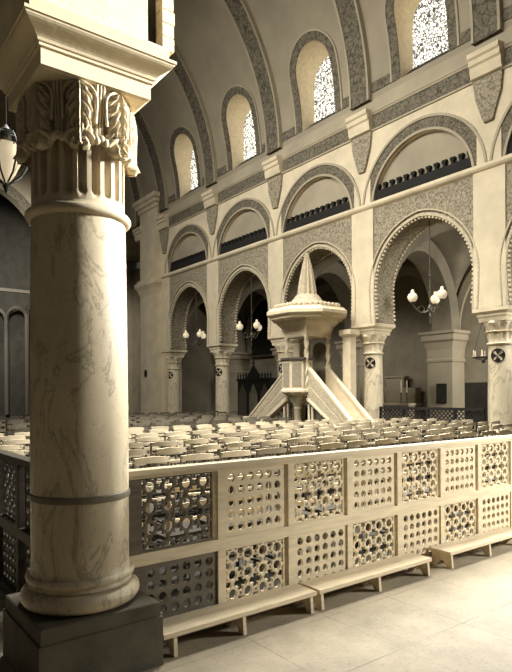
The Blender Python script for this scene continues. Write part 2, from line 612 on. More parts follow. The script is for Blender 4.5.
for k, (y0, y1) in enumerate(BAYS):
    yc = (y0 + y1) / 2 + WOFF
    a = outline(0.0); b = outline(0.27)
    mb = MB()
    mb.strip([(yc + p, s) for p, s in a], [(yc + p, s) for p, s in b], lambda p, s: V(p, s, 0.03), lambda p, s: V(p, s))
    for sd in (-1, 1):
        e = (y1 - 0.4) if sd > 0 else (y0 + 0.4)
        mb.strip([(yc + sd * (WH + 0.27), WS0), (yc + sd * (WH + 0.27), WS0 + 0.3)], [(e, WS0), (e, WS0 + 0.3)], lambda p, s: V(p, s, 0.03), lambda p, s: V(p, s))
    mb.build('window_band', M['stucco_rib'], vc)
    b2 = outline(0.33)
    mb = MB()
    mb.strip([(yc + p, s) for p, s in b], [(yc + p, s) for p, s in b2], lambda p, s: V(p, s, 0.05), lambda p, s: V(p, s))
    mb.build('window_molding', M['plaster_mid'], vc)
    # pierced window
    ol = outline(0.02)
    pts = [(yc + p, V(0, s)[2]) for p, s in ol]
    mb = MB(); mb.slab(pts, [], lambda a, b: (13.98, a, b), lambda a, b: (14.04, a, b))
    win = struct('window_%d' % (k + 1), mb, M['glass'])
    mb = MB(); s0 = V(0, WS0)[2]
    run(mb, [(F + 0.06, s0 - 0.01), (F + 0.06, s0 + 0.04), (13.975, s0 + 0.46), (13.975, s0 - 0.01)], yc - WH + 0.01, yc + WH - 0.01)
    mb.build('window_sill', M['dark'], win)  # shadow on the sloping sill put in as near-black colour

# crossing pier beyond the arcade
mb = MB()
mb.box(F - 0.22, F + 0.1, 25.05, 26.85, 0, ZL + 0.9)
mb.sq([(0.0, 10.55), (0.08, 10.6), (0.08, 10.75), (0.18, 10.8), (0.18, 10.95), (0.28, 11.0), (0.28, 11.2)], F + 0.1, 25.95, 0.32, 0.9)
mb.sq([(0.0, 6.4), (0.10, 6.7), (0.22, 6.9), (0.22, 7.05), (0.12, 7.12), (0.12, 7.2)], F + 0.1, 25.95, 0.32, 0.9)
mb.sq([(0.06, 0.0), (0.06, 0.5), (0.0, 0.6)], F + 0.1, 25.95, 0.32, 0.9)
mb.build('crossing_pier', M['plaster'], wr)
mb = MB()
mb.slab([(26.3 + 0.15 * math.cos(2 * PI * i / 20), 2.55 + 0.2 * math.sin(2 * PI * i / 20)) for i in range(20)], [],
        lambda a, b: (F - 0.24, a, b), lambda a, b: (F - 0.22, a, b))
mb.build('consecration_cross', M['cross'], wr)

# aisle: outer wall with piers, groin vault, light-blocking roof
mb = MB()
mb.box(OW, OW + 0.4, -4, 38.4, 0, ZL)
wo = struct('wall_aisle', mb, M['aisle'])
PYS = CY[:]
for y in PYS:
    p = MB()
    p.sq([(0.05, 0), (0.05, 0.35), (0.0, 0.42), (0.0, 2.55), (0.03, 2.58), (0.03, 2.66), (0.0, 2.7), (0.02, 3.0), (0.09, 3.25), (0.16, 3.32), (0.16, 3.5), (0.22, 3.54), (0.22, ZA)], 17.62, y, 0.36, 0.5)
    p.build('aisle_pier', M['plaster_mid'], wo)
    p = MB()
    a = []; b = []
    for i in range(25):
        t = PI * i / 24
        a.append(((B + 17.3) / 2 - 1.62 * math.cos(t), ZA + 2.5 * math.sin(t)))
        b.append(((B + 17.3) / 2 - 2.1 * math.cos(t), ZA + 3.0 * math.sin(t)))
    p.strip(a, b, lambda u, w: (u, y - 0.4, w), lambda u, w: (u, y + 0.4, w))
    p.build('transverse_arch', M['aisle'], wo, 40)
for k, (y0, y1) in enumerate(BAYS):
    yc = (y0 + y1) / 2
    p = MB(); p.box(OW - 0.02, OW, y0 + 0.5, y1 - 0.5, 0, 1.85)
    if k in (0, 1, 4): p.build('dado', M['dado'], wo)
    p = MB()
    a = semi(yc, 1.75, ZA, 24); a = [(y, ZA + (z - ZA) * 1.35) for y, z in a]
    b = semi(yc, 2.0, ZA, 24); b = [(y, ZA + (z - ZA) * 1.35) for y, z in b]
    p.strip(a, b, lambda u, w: (OW - 0.1, u, w), lambda u, w: (OW, u, w))
    p.build('wall_arch', M['plaster_mid'], wo, 40)
mb = MB()
xm, ax = (B + OW) / 2, (OW - B) / 2 + 0.01
for y0, y1 in BAYS:
    yc = (y0 + y1) / 2; by = (y1 - y0) / 2
    def gv(i, j):
        x = B + (OW - B) * i / 24; y = y0 + (y1 - y0) * j / 24
        h1 = math.sqrt(max(0, 1 - ((x - xm) / ax) ** 2)); h2 = math.sqrt(max(0, 1 - ((y - yc) / by) ** 2))
        return (x, y, ZA + 3.0 * max(h1, h2))
    mb.grid(25, 25, gv)
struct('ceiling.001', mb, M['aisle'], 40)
mb = MB(); mb.box(B - 0.02, OW + 0.4, -4, 28.2, 6.72, 6.9); mb.box(F, OW + 0.4, 26.9, 38.0, ZL + 0.6, ZL + 0.8)
mb.box(B, OW, 26.5, 26.85, 0, ZL + 0.6)
struct('ceiling.002', mb, M['aisle'])  # unseen slabs added above the aisle and side arm to block light

# far end: chancel wall with its great arch, apse behind
mb = MB()
acx, acr, acz = 7.3, 4.5, 10.2
sa = [(acx + acr * math.cos(PI * i / 32), acz + acr * math.sin(PI * i / 32)) for i in range(33)]
mb.slab([(18.4, 0), (18.4, 19), (-3.4, 19), (-3.4, 0), (acx - acr, 0)] + sa[::-1] + [(acx + acr, 0)], [],
        lambda a, b: (a, 38.0, b), lambda a, b: (a, 38.6, b))
wb = struct('wall_back', mb, M['plaster_mid'])
mb = MB()
so = [(acx + (acr + 0.6) * math.cos(PI * i / 32), acz + (acr + 0.6) * math.sin(PI * i / 32)) for i in range(33)]
mb.strip(sa, so, lambda a, b: (a, 37.93, b), lambda a, b: (a, 38.0, b))
mb.build('chancel_arch_band', M['stucco_dark'], wb, 40)
mb = MB()
def apse(i, j):
    t = PI * i / 28
    return (acx + (acr + 0.3) * math.cos(t), 38.6 + 4.6 * math.sin(t), 16.0 * j / 8)
mb.grid(29, 9, apse)
mb.build('apse_wall', M['dado'], wb, 40)
mb = MB()
for i in range(1, 9):
    t = PI * (i - 0.5) / 8
    cx, cyy = acx + 4.45 * math.cos(t), 38.6 + 4.2 * math.sin(t)
    tx, ty = -math.sin(t), math.cos(t)
    a = [(0.75 * math.cos(PI * q / 16), 6.6 + 0.75 * math.sin(PI * q / 16)) for q in range(17)]
    b = [(0.95 * math.cos(PI * q / 16), 6.6 + 0.95 * math.sin(PI * q / 16)) for q in range(17)]
    a = [(0.75, 0.2)] + a + [(-0.75, 0.2)]; b = [(0.95, 0.2)] + b + [(-0.95, 0.2)]
    nx, ny = -math.cos(t), -math.sin(t)
    mb.strip(a, b, lambda u, w: (cx + tx * u, cyy + ty * u, w), lambda u, w: (cx + tx * u + nx * 0.15, cyy + ty * u + ny * 0.15, w))
mb.box(acx - 4.4, acx + 4.4, 38.7, 38.9, 8.1, 8.3)
mb.build('apse_arcade', M['dark2'], wb, 40)
mb = MB(); mb.box(-3.5, -3.2, -4.0, 38.4, 0, 8.0)
struct('wall_left', mb, M['dado'])  # unseen dark wall added to keep light off the column's left side

# ------------------------------------------------------------------ arcade columns
def arcade_column(y, label):
    x = (F + B) / 2
    t = thing('arcade_column', label, 'column', (x, y, 0), 'columns of the far arcade')
    mb = MB(); mb.sq([(0, 0), (0, 0.3)], x, y, 0.40)
    mb.lathe([(0.39, 0.3), (0.41, 0.35), (0.39, 0.41), (0.34, 0.43), (0.33, 0.47), (0.36, 0.49), (0.36, 0.52), (0.30, 0.56)], x, y, 32)
    mb.build('base', M['marble2'], t, 40)
    mb = MB(); mb.lathe([(0.295, 0.54), (0.30, 1.2), (0.285, 2.3), (0.275, 2.70)], x, y, 32)
    mb.build('shaft', M['marble2'], t, 40)
    mb = MB()
    mb.lathe([(0.275, 2.68), (0.32, 2.70), (0.33, 2.73), (0.30, 2.76)], x, y, 32)
    def rf(r, z, a):
        w = max(0, min(1, (z - 2.8) / 0.1))
        return r * (1 + 0.06 * w * math.cos(a * 12) * (1 if z < 3.02 else 0) + 0.10 * w * (abs(math.cos(a * 4)) - 0.5) * (1 if z >= 3.0 else 0))
    mb.lathe([(0.29, 2.74), (0.28, 2.80), (0.285, 2.9), (0.30, 3.0), (0.36, 3.03), (0.32, 3.06), (0.34, 3.15), (0.40, 3.24), (0.38, 3.30)], x, y, 96, 0, rf)
    mb.build('capital', M['marble2'], t, 50)
    mb = MB(); mb.sq([(-0.06, 3.28), (-0.05, 3.38), (-0.02, 3.42), (-0.02, 3.46), (0.06, 3.53), (0.06, ZA - 0.005)], x, y, 0.42)
    mb.build('abacus', M['stone'], t)
    mb = MB()
    # round painted disc with a pale cross left open, wrapped on the side of the shaft that faces the nave
    def w(a, b): return (x - 0.292 * math.cos(a / 0.29) , y + 0.05 + 0.0 - 0.292 * math.sin(a / 0.29), b)
    def w2(a, b): return (x - 0.310 * math.cos(a / 0.29), y + 0.05 - 0.310 * math.sin(a / 0.29), b)
    for q in range(4):
        a0 = q * PI / 2
        pts = []
        pts2 = [(0.012, 0.0)]
        for i in range(9):
            an = a0 - 0.52 + 1.04 * i / 8
            pts2.append((0.165 * math.cos(an), 0.165 * math.sin(an)))
        c, s = math.cos(a0) * 0.02, math.sin(a0) * 0.02
        pl = [(c, s)] + pts2[1:]
        mb.slab([(p + 0.10, z + 2.43) for p, z in pl], [], lambda a, b: (x - 0.285 * math.cos(a / 0.29), y - 0.285 * math.sin(a / 0.29), b),
                lambda a, b: (x - 0.303 * math.cos(a / 0.29), y - 0.303 * math.sin(a / 0.29), b))
    mb.strip([(0.10 + 0.15 * math.cos(2 * PI * i / 32), 2.43 + 0.15 * math.sin(2 * PI * i / 32)) for i in range(33)],
             [(0.10 + 0.172 * math.cos(2 * PI * i / 32), 2.43 + 0.172 * math.sin(2 * PI * i / 32)) for i in range(33)],
             lambda a, b: (x - 0.285 * math.cos(a / 0.29), y - 0.285 * math.sin(a / 0.29), b), lambda a, b: (x - 0.304 * math.cos(a / 0.29), y - 0.304 * math.sin(a / 0.29), b))
    o = mb.build('painted_cross', M['cross'], t)
    o['label'] = 'black round painted cross'
arcade_column(CY[0], 'pale marble arcade column nearest the viewer, beyond the right edge')
arcade_column(CY[1], 'pale marble column with round black cross at the right edge of the view')
arcade_column(CY[2], 'pale marble column with carved capital right of the pulpit stairs')
arcade_column(CY[3], 'pale marble arcade column half hidden behind the pulpit canopy')
arcade_column(CY[4], 'pale marble arcade column left of the pulpit, beside the dark confessional')
arcade_column(CY[5], 'slim marble arcade column set against the plain crossing pier')

# ------------------------------------------------------------------ the big near column
CX, CYY = 1.20, 3.21
big = thing('marble_column', 'large veined marble column with leafy fluted capital in the left foreground', 'column', (CX, CYY, 0))
mb = MB(); mb.sq([(0.012, 0.0), (0.012, 0.268), (0.0, 0.272), (0.0, 0.345), (-0.006, 0.351)], CX, CYY, 0.325)
mb.build('plinth', M['plinth'], big)
mb = MB()
prof = []
for i in range(9):
    a = -PI / 2 + PI * i / 8
    prof.append((0.272 + 0.052 * math.cos(a), 0.405 + 0.052 * math.sin(a)))
prof += [(0.282, 0.462), (0.274, 0.472), (0.272, 0.485)]
for i in range(7):
    a = -PI / 2 + PI * i / 6
    prof.append((0.274 + 0.022 * math.cos(a), 0.508 + 0.022 * math.sin(a)))
prof += [(0.270, 0.54), (0.266, 0.56)]
mb.lathe(prof, CX, CYY, 96)
mb.build('base', M['marble'], big, 50)
mb = MB()
mb.lathe([(0.266, 0.545), (0.267, 0.9), (0.266, 1.4), (0.262, 2.0), (0.256, 2.46)], CX, CYY, 96)
mb.build('shaft', M['marble'], big, 50)
mb = MB()
mb.lathe([(0.266, 0.925), (0.275, 0.93), (0.277, 0.945), (0.275, 0.96), (0.266, 0.965)], CX, CYY, 96)
mb.build('shaft_ring', M['ring'], big, 50)['label'] = 'dark thin ring round the lower shaft'
mb = MB()
prof = [(0.256, 2.455)]
for i in range(9):
    a = -PI / 2 + PI * i / 8
    prof.append((0.262 + 0.026 * math.cos(a), 2.485 + 0.026 * math.sin(a)))
prof += [(0.258, 2.515), (0.254, 2.53)]
mb.lathe(prof, CX, CYY, 96)
mb.build('necking', M['capital'], big, 50)
NFL = 22
def flute(r, z, a):
    u = ((a * NFL / (2 * PI)) % 1.0) - 0.5
    g = max(0.0, 1 - (abs(u) / 0.33) ** 2) ** 0.5 if abs(u) < 0.33 else 0.0
    b = 2.575 + 0.028 * (1 - g)
    k = 1.0 if z > b else max(0.0, 1 - (b - z) / 0.012)
    return r - 0.040 * g * k
mb = MB()
zs = [2.52, 2.54, 2.56, 2.57, 2.58, 2.59, 2.60, 2.62, 2.66, 2.72, 2.80, 2.86]
mb.lathe([(0.252 + 0.004 * (z - 2.5), z) for z in zs] + [(0.24, 2.9), (0.25, 3.05), (0.28, 3.14)], CX, CYY, NFL * 12, 0, lambda r, z, a: flute(r, z, a) if z < 2.88 else r)
mb.build('fluted_bell', M['capital'], big, 60)
def leaf(ang, hw, z0, z1, out, lobes, tip, name, top_round=0.5):
    mb = MB()
    NU, NV = 33, 57
    def pt(i, j, back=0.0):
        v = i / (NV - 1)               # 0 tip (low) .. 1 top
        u = -1 + 2 * j / (NU - 1)
        q = (v - 0.58) / (0.58 if v < 0.58 else 0.42)
        env = max(0.03, 1 - abs(q) ** 2.6) ** 0.5
        lob = 1 - 0.20 * abs(math.sin(lobes * PI * (v + 0.03))) ** 4 * (1 if v < 0.86 else 0)
        uu = u * hw * env * lob
        z = z0 + (z1 - z0) * v - 0.025 * (1 - math.cos(u * 1.4)) * (1 - v)
        bul = out * (0.45 + 0.55 * math.sin(PI * (0.10 + 0.80 * (1 - v))))
        r = 0.266 + bul + tip * max(0, 0.30 - v) / 0.30
        au = abs(u)
        r += 0.014 * math.exp(-(u / 0.07) ** 2) - 0.010 * math.exp(-((au - 0.16) / 0.07) ** 2)     # midrib in its groove
        ph = (lobes + 1) * (v + 0.42 * au * (1 - 0.3 * v))
        w = math.sin(2 * PI * ph)
        r += (0.013 * w - 0.010 * max(0.0, -w) ** 3) * min(1, max(0, au - 0.14) * 3.0) * (1 - 0.5 * au ** 3)
        r -= 0.034 * au ** 5
        r -= back
        a = ang + uu / 0.29
        return (CX + r * math.cos(a), CYY + r * math.sin(a), z)
    mb.grid(NV, NU, lambda i, j: pt(i, j))
    mb.grid(NV, NU, lambda i, j: pt(i, j, 0.024))
    ring = [(i, 0) for i in range(NV)] + [(NV - 1, j) for j in range(1, NU)] + [(i, NU - 1) for i in range(NV - 2, -1, -1)] + [(0, j) for j in range(NU - 2, 0, -1)]
    f = [i * NU + j for i, j in ring]
    N = NU * NV
    for k in range(len(f)):
        a, b = f[k], f[(k + 1) % len(f)]
        mb.f.append((a, b, b + N, a + N)); mb.m.append(0)
    return mb.build(name, M['capital'], big, 70)
view_ang = math.atan2(-CYY, -CX)
for k in range(8):
    a = view_ang + 0.02 + k * PI / 4
    leaf(a, 0.072, 2.865, 3.128, 0.050, 4, 0.012, 'acanthus_leaf')
    leaf(a, 0.088, 2.795, 2.915, 0.046, 2, 0.040, 'leaf_tip')
    # rim curling round the leaf head
    mb = MB()
    path = []
    for i in range(25):
        t = -0.35 + (PI + 0.7) * i / 24
        aa = a + 0.088 * math.cos(t) / 0.29
        r = 0.292
        path.append((CX + r * math.cos(aa), CYY + r * math.sin(aa), 3.045 + 0.085 * math.sin(t) if math.sin(t) > 0 else 3.045 + 0.35 * math.sin(t)))
    mb.tube(path, 0.0085, 6)
    mb.build('leaf_rim', M['capital'], big, 60)
    # ribbed stalk with a bud between the leaves
    b = a + PI / 8
    mb = MB()
    for sx in (-0.055, 0.0, 0.055):
        path = [(CX + (0.262 + 0.022 * t) * math.cos(b + sx * (1 + 0.3 * t)), CYY + (0.262 + 0.022 * t) * math.sin(b + sx * (1 + 0.3 * t)), 2.86 + 0.275 * t) for t in [i / 8 for i in range(9)]]
        mb.tube(path, [0.006 + 0.002 * i / 8 for i in range(9)], 8)
    mb.sphere((CX + 0.285 * math.cos(b), CYY + 0.285 * math.sin(b), 2.85), 0.022, 12, 8, 1.0)
    for sg in (-1, 1):
        mb.sphere((CX + 0.288 * math.cos(b + sg * 0.085), CYY + 0.288 * math.sin(b + sg * 0.085), 2.838), 0.020, 10, 8, 1.2)
    mb.build('ribbed_stalk', M['capital'], big, 60)
mb = MB()
prof = [(-0.02, 3.13), (0.0, 3.14), (0.0, 3.222), (0.012, 3.226), (0.012, 3.240), (0.02, 3.243)]
for i in range(9):
    t = i / 8
    prof.append((0.022 + 0.078 * (0.5 - 0.5 * math.cos(PI * t)) , 3.247 + 0.075 * t))
prof += [(0.107, 3.324), (0.107, 3.340), (0.082, 3.345), (0.074, 3.36), (0.078, 3.40), (0.066, 3.42), (0.03, 3.425)]
mb.sq(prof, CX, CYY, 0.30)
mb.build('impost', M['stone'], big)
mb = MB()
mb.box(CX - 0.36, CX + 0.262, CYY - 0.345, CYY + 0.36, 3.42, 4.6)
mb.build('impost_block', M['white'], big)['label'] = 'rough white stucco block over the impost'
mb = MB()
for z in (3.425, 3.50, 3.575, 3.65, 3.725):
    mb.box(CX + 0.35, CX + 0.425 + random.uniform(-.006, .006), CYY - 0.35, CYY + 0.3, z, z + 0.069)
mb.build('corner_stone', M['white'], big)
mb = MB(); mb.box(CX + 0.262, CX + 0.35, CYY - 0.27, CYY + 0.30, 3.42, 4.6)
mb.build('dark_joint', M['dark'], big)

# ------------------------------------------------------------------ pierced screen across the nave
SY = 3.15
PW, PG = 0.543, 0.057
SX0 = 1.535
NP = 13
def panel_holes(kind, u0, u1, v0, v1):
    hs = []
    if kind == 'H':
        nc = 6
        nr = 5
        for i in range(nc):
            for j in range(nr):
                cu = u0 + (u1 - u0) * (0.11 + 0.78 * i / (nc - 1)); cv = v0 + (v1 - v0) * (0.12 + 0.76 * j / (nr - 1))
                r = 0.0285
                hs.append([(cu + r * math.cos(2 * PI * k / 10), cv + r * math.sin(2 * PI * k / 10)) for k in range(10)])
    else:
        p = (u1 - u0) / 4.0
        def clipadd(pts):
            us = [q[0] for q in pts]; vs = [q[1] for q in pts]
            if min(us) > u0 + 0.006 and max(us) < u1 - 0.006 and min(vs) > v0 + 0.006 and max(vs) < v1 - 0.006:
                hs.append(pts)
            elif max(us) > u0 + 0.02 and min(us) < u1 - 0.02 and max(vs) > v0 + 0.02 and min(vs) < v1 - 0.02:
                q = []
                for a, b in pts:
                    c = (min(max(a, u0 + 0.006), u1 - 0.006), min(max(b, v0 + 0.006), v1 - 0.006))
                    if not q or (abs(c[0] - q[-1][0]) + abs(c[1] - q[-1][1])) > 1e-4: q.append(c)
                # drop collinear repeats on the border
                ok = []
                for i in range(len(q)):
                    a, b, c = q[i - 1], q[i], q[(i + 1) % len(q)]
                    if abs((b[0] - a[0]) * (c[1] - a[1]) - (b[1] - a[1]) * (c[0] - a[0])) > 1e-7: ok.append(b)
                if len(ok) >= 3: hs.append(ok)
        nr = int((v1 - v0) / p) + 2
        for i in range(-1, 6):
            for j in range(-1, nr + 1):
                cu = u0 + p * (i + 0.5); cv = v1 - p * (j + 0.5) + 0.01
                r = 0.034
                clipadd([(cu + r * math.cos(2 * PI * k / 8 + PI / 8), cv + r * math.sin(2 * PI * k / 8 + PI / 8)) for k in range(8)])
                cu += p / 2; cv += p / 2
                s, l, w2 = 0.019, 0.058, 0.025
                pl = []
                for q in range(4):
                    c_, s_ = math.cos(q * PI / 2), math.sin(q * PI / 2)
                    for a, b in ((s, -s), (l * 0.72, -w2), (l, 0), (l * 0.72, w2)):
                        pl.append((cu + a * c_ - b * s_, cv + a * s_ + b * c_))
                clipadd(pl)
                for du in (0, p / 2):
                    # small lozenges on the straps
                    a, b = cu - du, cv - (p / 2 if du == 0 else 0)
                    d = 0.0115
                    clipadd([(a + d, b), (a, b + d), (a - d, b), (a, b - d)])
    return hs
def kind_at(i, row, first): return 'QH'[(i + row + first) % 2]
def screen(t, n, first, P, wm, first_mat):
    """P(u, w, z): u along the screen, w across its thickness"""
    L = n * (PW + PG)
    def bar(mb, u0, u1, w0, w1, z0, z1):
        pts = [P(u, w, z) for z in (z0, z1) for u, w in ((u0, w0), (u1, w0), (u1, w1), (u0, w1))]
        mb.add(pts, [(0, 3, 2, 1), (4, 5, 6, 7), (0, 1, 5, 4), (1, 2, 6, 5), (2, 3, 7, 6), (3, 0, 4, 7)])
    mb = MB(); bar(mb, -0.09, L, -0.022, 0.04, 1.003, 1.022); bar(mb, -0.09, L, -0.035, 0.052, 1.022, 1.055)
    mb.build('top_rail', wm, t)
    mb = MB(); bar(mb, -0.09, L, -0.015, 0.052, 0.484, 0.558)
    mb.build('middle_rail', wm, t)
    mb = MB(); bar(mb, -0.09, L, -0.015, 0.052, 0.0, 0.06)
    mb.build('bottom_rail', wm, t)
    for i in range(n + 1):
        u = i * (PW + PG)
        mb = MB()
        for z0, z1 in ((0.06, 0.484), (0.558, 1.003)):
            bar(mb, u - PG - (0.03 if i == 0 else 0), u, -0.020, 0.052, z0, z1)
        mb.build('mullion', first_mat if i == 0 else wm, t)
    for i in range(n):
        for row, (z0, z1) in enumerate(((0.558, 1.003), (0.06, 0.484))):
            u0 = i * (PW + PG); u1 = u0 + PW - (0.032 if row == 0 or kind_at(i, row, first) == 'Q' else 0.0)
            kind = 'QH'[(i + row + first) % 2]
            mb = MB()
            mb.slab([(u0, z0), (u1, z0), (u1, z1), (u0, z1)], panel_holes(kind, u0 + 0.004, u1 - 0.004, z0 + 0.01, z1 - 0.004),
                    lambda a, b: P(a, -0.008, b), lambda a, b: P(a, 0.012, b))
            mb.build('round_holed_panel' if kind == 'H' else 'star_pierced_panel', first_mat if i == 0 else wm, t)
sc1 = thing('pierced_screen', 'long low pierced screen of two panel rows running right from the big column', 'screen', (SX0, SY, 0))
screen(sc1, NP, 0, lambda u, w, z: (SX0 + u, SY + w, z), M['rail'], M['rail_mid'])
sc2 = thing('pierced_screen', 'dark pierced screen running back along the left side of the big column', 'screen', (1.20, 3.75, 0))
screen(sc2, 8, 1, lambda u, w, z: (1.20 - w, 3.75 + u, z), M['rail_dark'], M['rail_dark'])  # whole screen in the shade-toned wood

# kneeling benches in front of it
def kneeler(x0, x1, legs, label):
    t = thing('kneeling_bench', label, 'kneeler', ((x0 + x1) / 2, 3.03, 0), 'kneeling benches along the screen')
    mb = MB(); mb.box(x0, x1, 2.905, 3.125, 0.118, 0.145)
    mb.build('top_board', M['rail'], t)
    mb = MB(); mb.box(x0 + 0.03, x1 - 0.03, 3.06, 3.08, 0.05, 0.118)
    mb.build('stretcher', M['rail'], t)
    for lx in legs:
        mb = MB()
        mb.slab([(2.92, 0.118), (3.11, 0.118), (3.12, 0.0), (3.075, 0.0), (3.03, 0.05), (3.0, 0.05), (2.955, 0.0), (2.91, 0.0)][::-1], [],
                lambda a, b: (lx - 0.012, a, b), lambda a, b: (lx + 0.012, a, b))
        mb.build('leg', M['rail'], t)
kneeler(1.56, 2.735, (1.64, 2.13, 2.70), 'low wooden kneeling bench nearest the big column')
kneeler(2.765, 4.03, (2.80, 3.40, 4.00), 'low wooden kneeling bench in the middle of the screen')
kneeler(4.29, 5.55, (4.33, 4.92, 5.50), 'low wooden kneeling bench farthest right along the screen')

# ------------------------------------------------------------------ chairs
def make_chair(name, label, wm, sm, lm):
    t = thing(name, label, 'chair')
    t['_o'] = (0, 0, 0)
    # faces +Y, the back at y = -0.19
    mb = MB(); mb.box(-0.20, 0.20, -0.17, 0.20, 0.425, 0.455)
    mb.build('seat', sm, t)
    for s in (-1, 1):
        mb = MB(); mb.tube([(s * 0.185, -0.17, 0), (s * 0.185, -0.18, 0.44), (s * 0.195, -0.225, 0.84)], [0.016, 0.018, 0.014], 6)
        mb.build('rear_leg', lm, t, 40)
    for s in (-1, 1):
        mb = MB(); mb.tube([(s * 0.185, 0.18, 0), (s * 0.185, 0.18, 0.43)], 0.016, 6)
        mb.build('front_leg', sm, t, 40)
    def rail(z, h, bow, nm):
        mb = MB()
        y = -0.175 - 0.05 * (z - 0.44) / 0.4
        n = 8
        a = [(-0.205 + 0.41 * i / n, z - h / 2) for i in range(n + 1)]
        b = [(-0.205 + 0.41 * i / n, z + h / 2 + bow * (1 - (2 * i / n - 1) ** 2)) for i in range(n + 1)]
        f = lambda u: y - 0.03 * (1 - (u / 0.205) ** 2)
        mb.strip(a, b, lambda u, w: (u, f(u) - 0.010, w), lambda u, w: (u, f(u) + 0.010, w))
        mb.build(nm, wm, t, 40)
    rail(0.815, 0.054, 0.014, 'top_rail')
    rail(0.68, 0.034, 0.0, 'back_slat')
    rail(0.57, 0.028, 0.0, 'back_slat')
    mb = MB()
    for z in (0.14, 0.30):
        mb.bar((-0.185, 0.18, z), (0.185, 0.18, z), 0.018, 0.022)
        for s in (-1, 1): mb.bar((s * 0.185, -0.175, z - 0.03), (s * 0.185, 0.18, z - 0.03), 0.018, 0.022)
    mb.bar((-0.185, -0.175, 0.22), (0.185, -0.175, 0.22), 0.018, 0.022)
    mb.build('stretchers', sm, t)
    return t
ORD = ['', 'first', 'second', 'third', 'fourth', 'fifth', 'sixth', 'seventh', 'eighth', 'ninth', 'tenth', 'eleventh', 'twelfth',
       'thirteenth', 'fourteenth', 'fifteenth', 'sixteenth', 'seventeenth', 'eighteenth', 'nineteenth', 'twentieth', 'twenty-first', 'twenty-second']
proto = {}
def place(kind, x, y, rz, label, group):
    if kind not in proto:
        o = proto[kind] = (make_chair('church_chair', label, M['chair'], M['rush'], M['chair_leg']) if kind == 'pale' else make_chair('church_chair', label, M['chair_dark'], M['dark2'], M['chair_dark']))
    else:
        o = copy_tree(proto[kind])
    o.location = (x, y, 0)
    o.rotation_euler = (0, 0, rz)
    o['label'] = label
    o['group'] = group
rows = [('pale', 3.95 + 0.86 * i) for i in range(9)] + [('dark', 12.25 + 1.15 * i) for i in range(7)]
npale = 0
cnt = 0
for ri, (kind, y) in enumerate(rows):
    k_row = ri + 1 if kind == 'pale' else ri - 8
    left, right = [], []
    x = 1.72 + (ri * 0.17) % 0.3
    while x < 12.75:
        px, _, d = proj(x, y, 0.8)
        hw = 0.25 * FPX / d
        ok = -hw < px < 512 + hw and not (40 + hw < px < 122 - hw)
        if y > 10.6 and x > 10.55 and y < 17.0: ok = False            # the pulpit stands here
        if ok:
            (left if px < 80 else right).append(x)
        x += 0.525 + random.uniform(-0.015, 0.02)
    for side, xs in ((0, left), (1, right)):
        for i, xx in enumerate(xs):
            nm = ORD[i + 1]
            if kind == 'pale':
                lab = ('pale chair, %s right of the big column, %s row behind the long screen' % (nm, ORD[k_row])) if side else \
                      ('pale chair left of the big column, %s from left, %s row behind screen' % (nm, ORD[k_row]))
            else:
                lab = ('dark chair, %s right of the big column, %s dark row' % (nm, ORD[k_row])) if side else \
                      ('dark chair left of the big column, %s from left, %s dark row' % (nm, ORD[k_row]))
            place(kind, xx, y + random.uniform(-0.05, 0.05), random.uniform(-0.09, 0.09), lab, 'pale church chairs in rows' if kind == 'pale' else 'dark church chairs in rows')
            cnt += 1
print('chairs', cnt)

# ------------------------------------------------------------------ pulpit
PX, PY = 12.0, 13.55
pul = thing('pulpit', 'white marble pulpit with two stair flights under an octagonal spired canopy', 'pulpit', (PX, PY, 0))
def octa(mb, prof, n=8, rot=PI / 8, cx=PX, cy=PY): return mb.lathe(prof, cx, cy, n, rot)
# body
mb = MB()
octa(mb, [(0.20, 1.36), (0.50, 1.52), (0.55, 1.55), (0.55, 1.62), (0.50, 1.64)])
mb.build('body_base', M['pulpit'], pul)
mb = MB(); octa(mb, [(0.50, 1.62), (0.50, 2.52)])
bd = mb.build('body', M['pulpit'], pul)
ap = 0.50 * math.cos(PI / 8)
hw = 0.50 * math.sin(PI / 8)
for k in range(8):
    a = k * PI / 4
    nx, ny = math.cos(a), math.sin(a); tx, ty = -ny, nx
    mb = MB()
    mb.slab([(-hw + 0.05, 1.72), (hw - 0.05, 1.72), (hw - 0.05, 2.44), (-hw + 0.05, 2.44)], [],
            lambda u, z: (PX + nx * (ap - 0.01) + tx * u, PY + ny * (ap - 0.01) + ty * u, z), lambda u, z: (PX + nx * (ap + 0.012) + tx * u, PY + ny * (ap + 0.012) + ty * u, z))
    mb.build('relief_panel', M['pulpit_panel'], bd)
mb = MB(); octa(mb, [(0.51, 2.52), (0.56, 2.54), (0.56, 2.60), (0.51, 2.61)])
mb.build('ledge', M['dark2'], pul)['label'] = 'dark cushioned ledge of the pulpit body'
# supports
mb = MB(); mb.lathe([(0.22, 0), (0.22, 0.12), (0.14, 0.18), (0.12, 0.25), (0.115, 1.0), (0.14, 1.04), (0.12, 1.08), (0.17, 1.2), (0.30, 1.36), (0.32, 1.42)], PX, PY, 24)
mb.build('central_support', M['pulpit'], pul, 40)
QX = PX + 0.42
mb = MB(); mb.box(PX - 0.1, QX + 0.45, PY - 0.45, PY + 0.45, 1.42, 1.55)
mb.build('platform', M['pulpit'], pul)
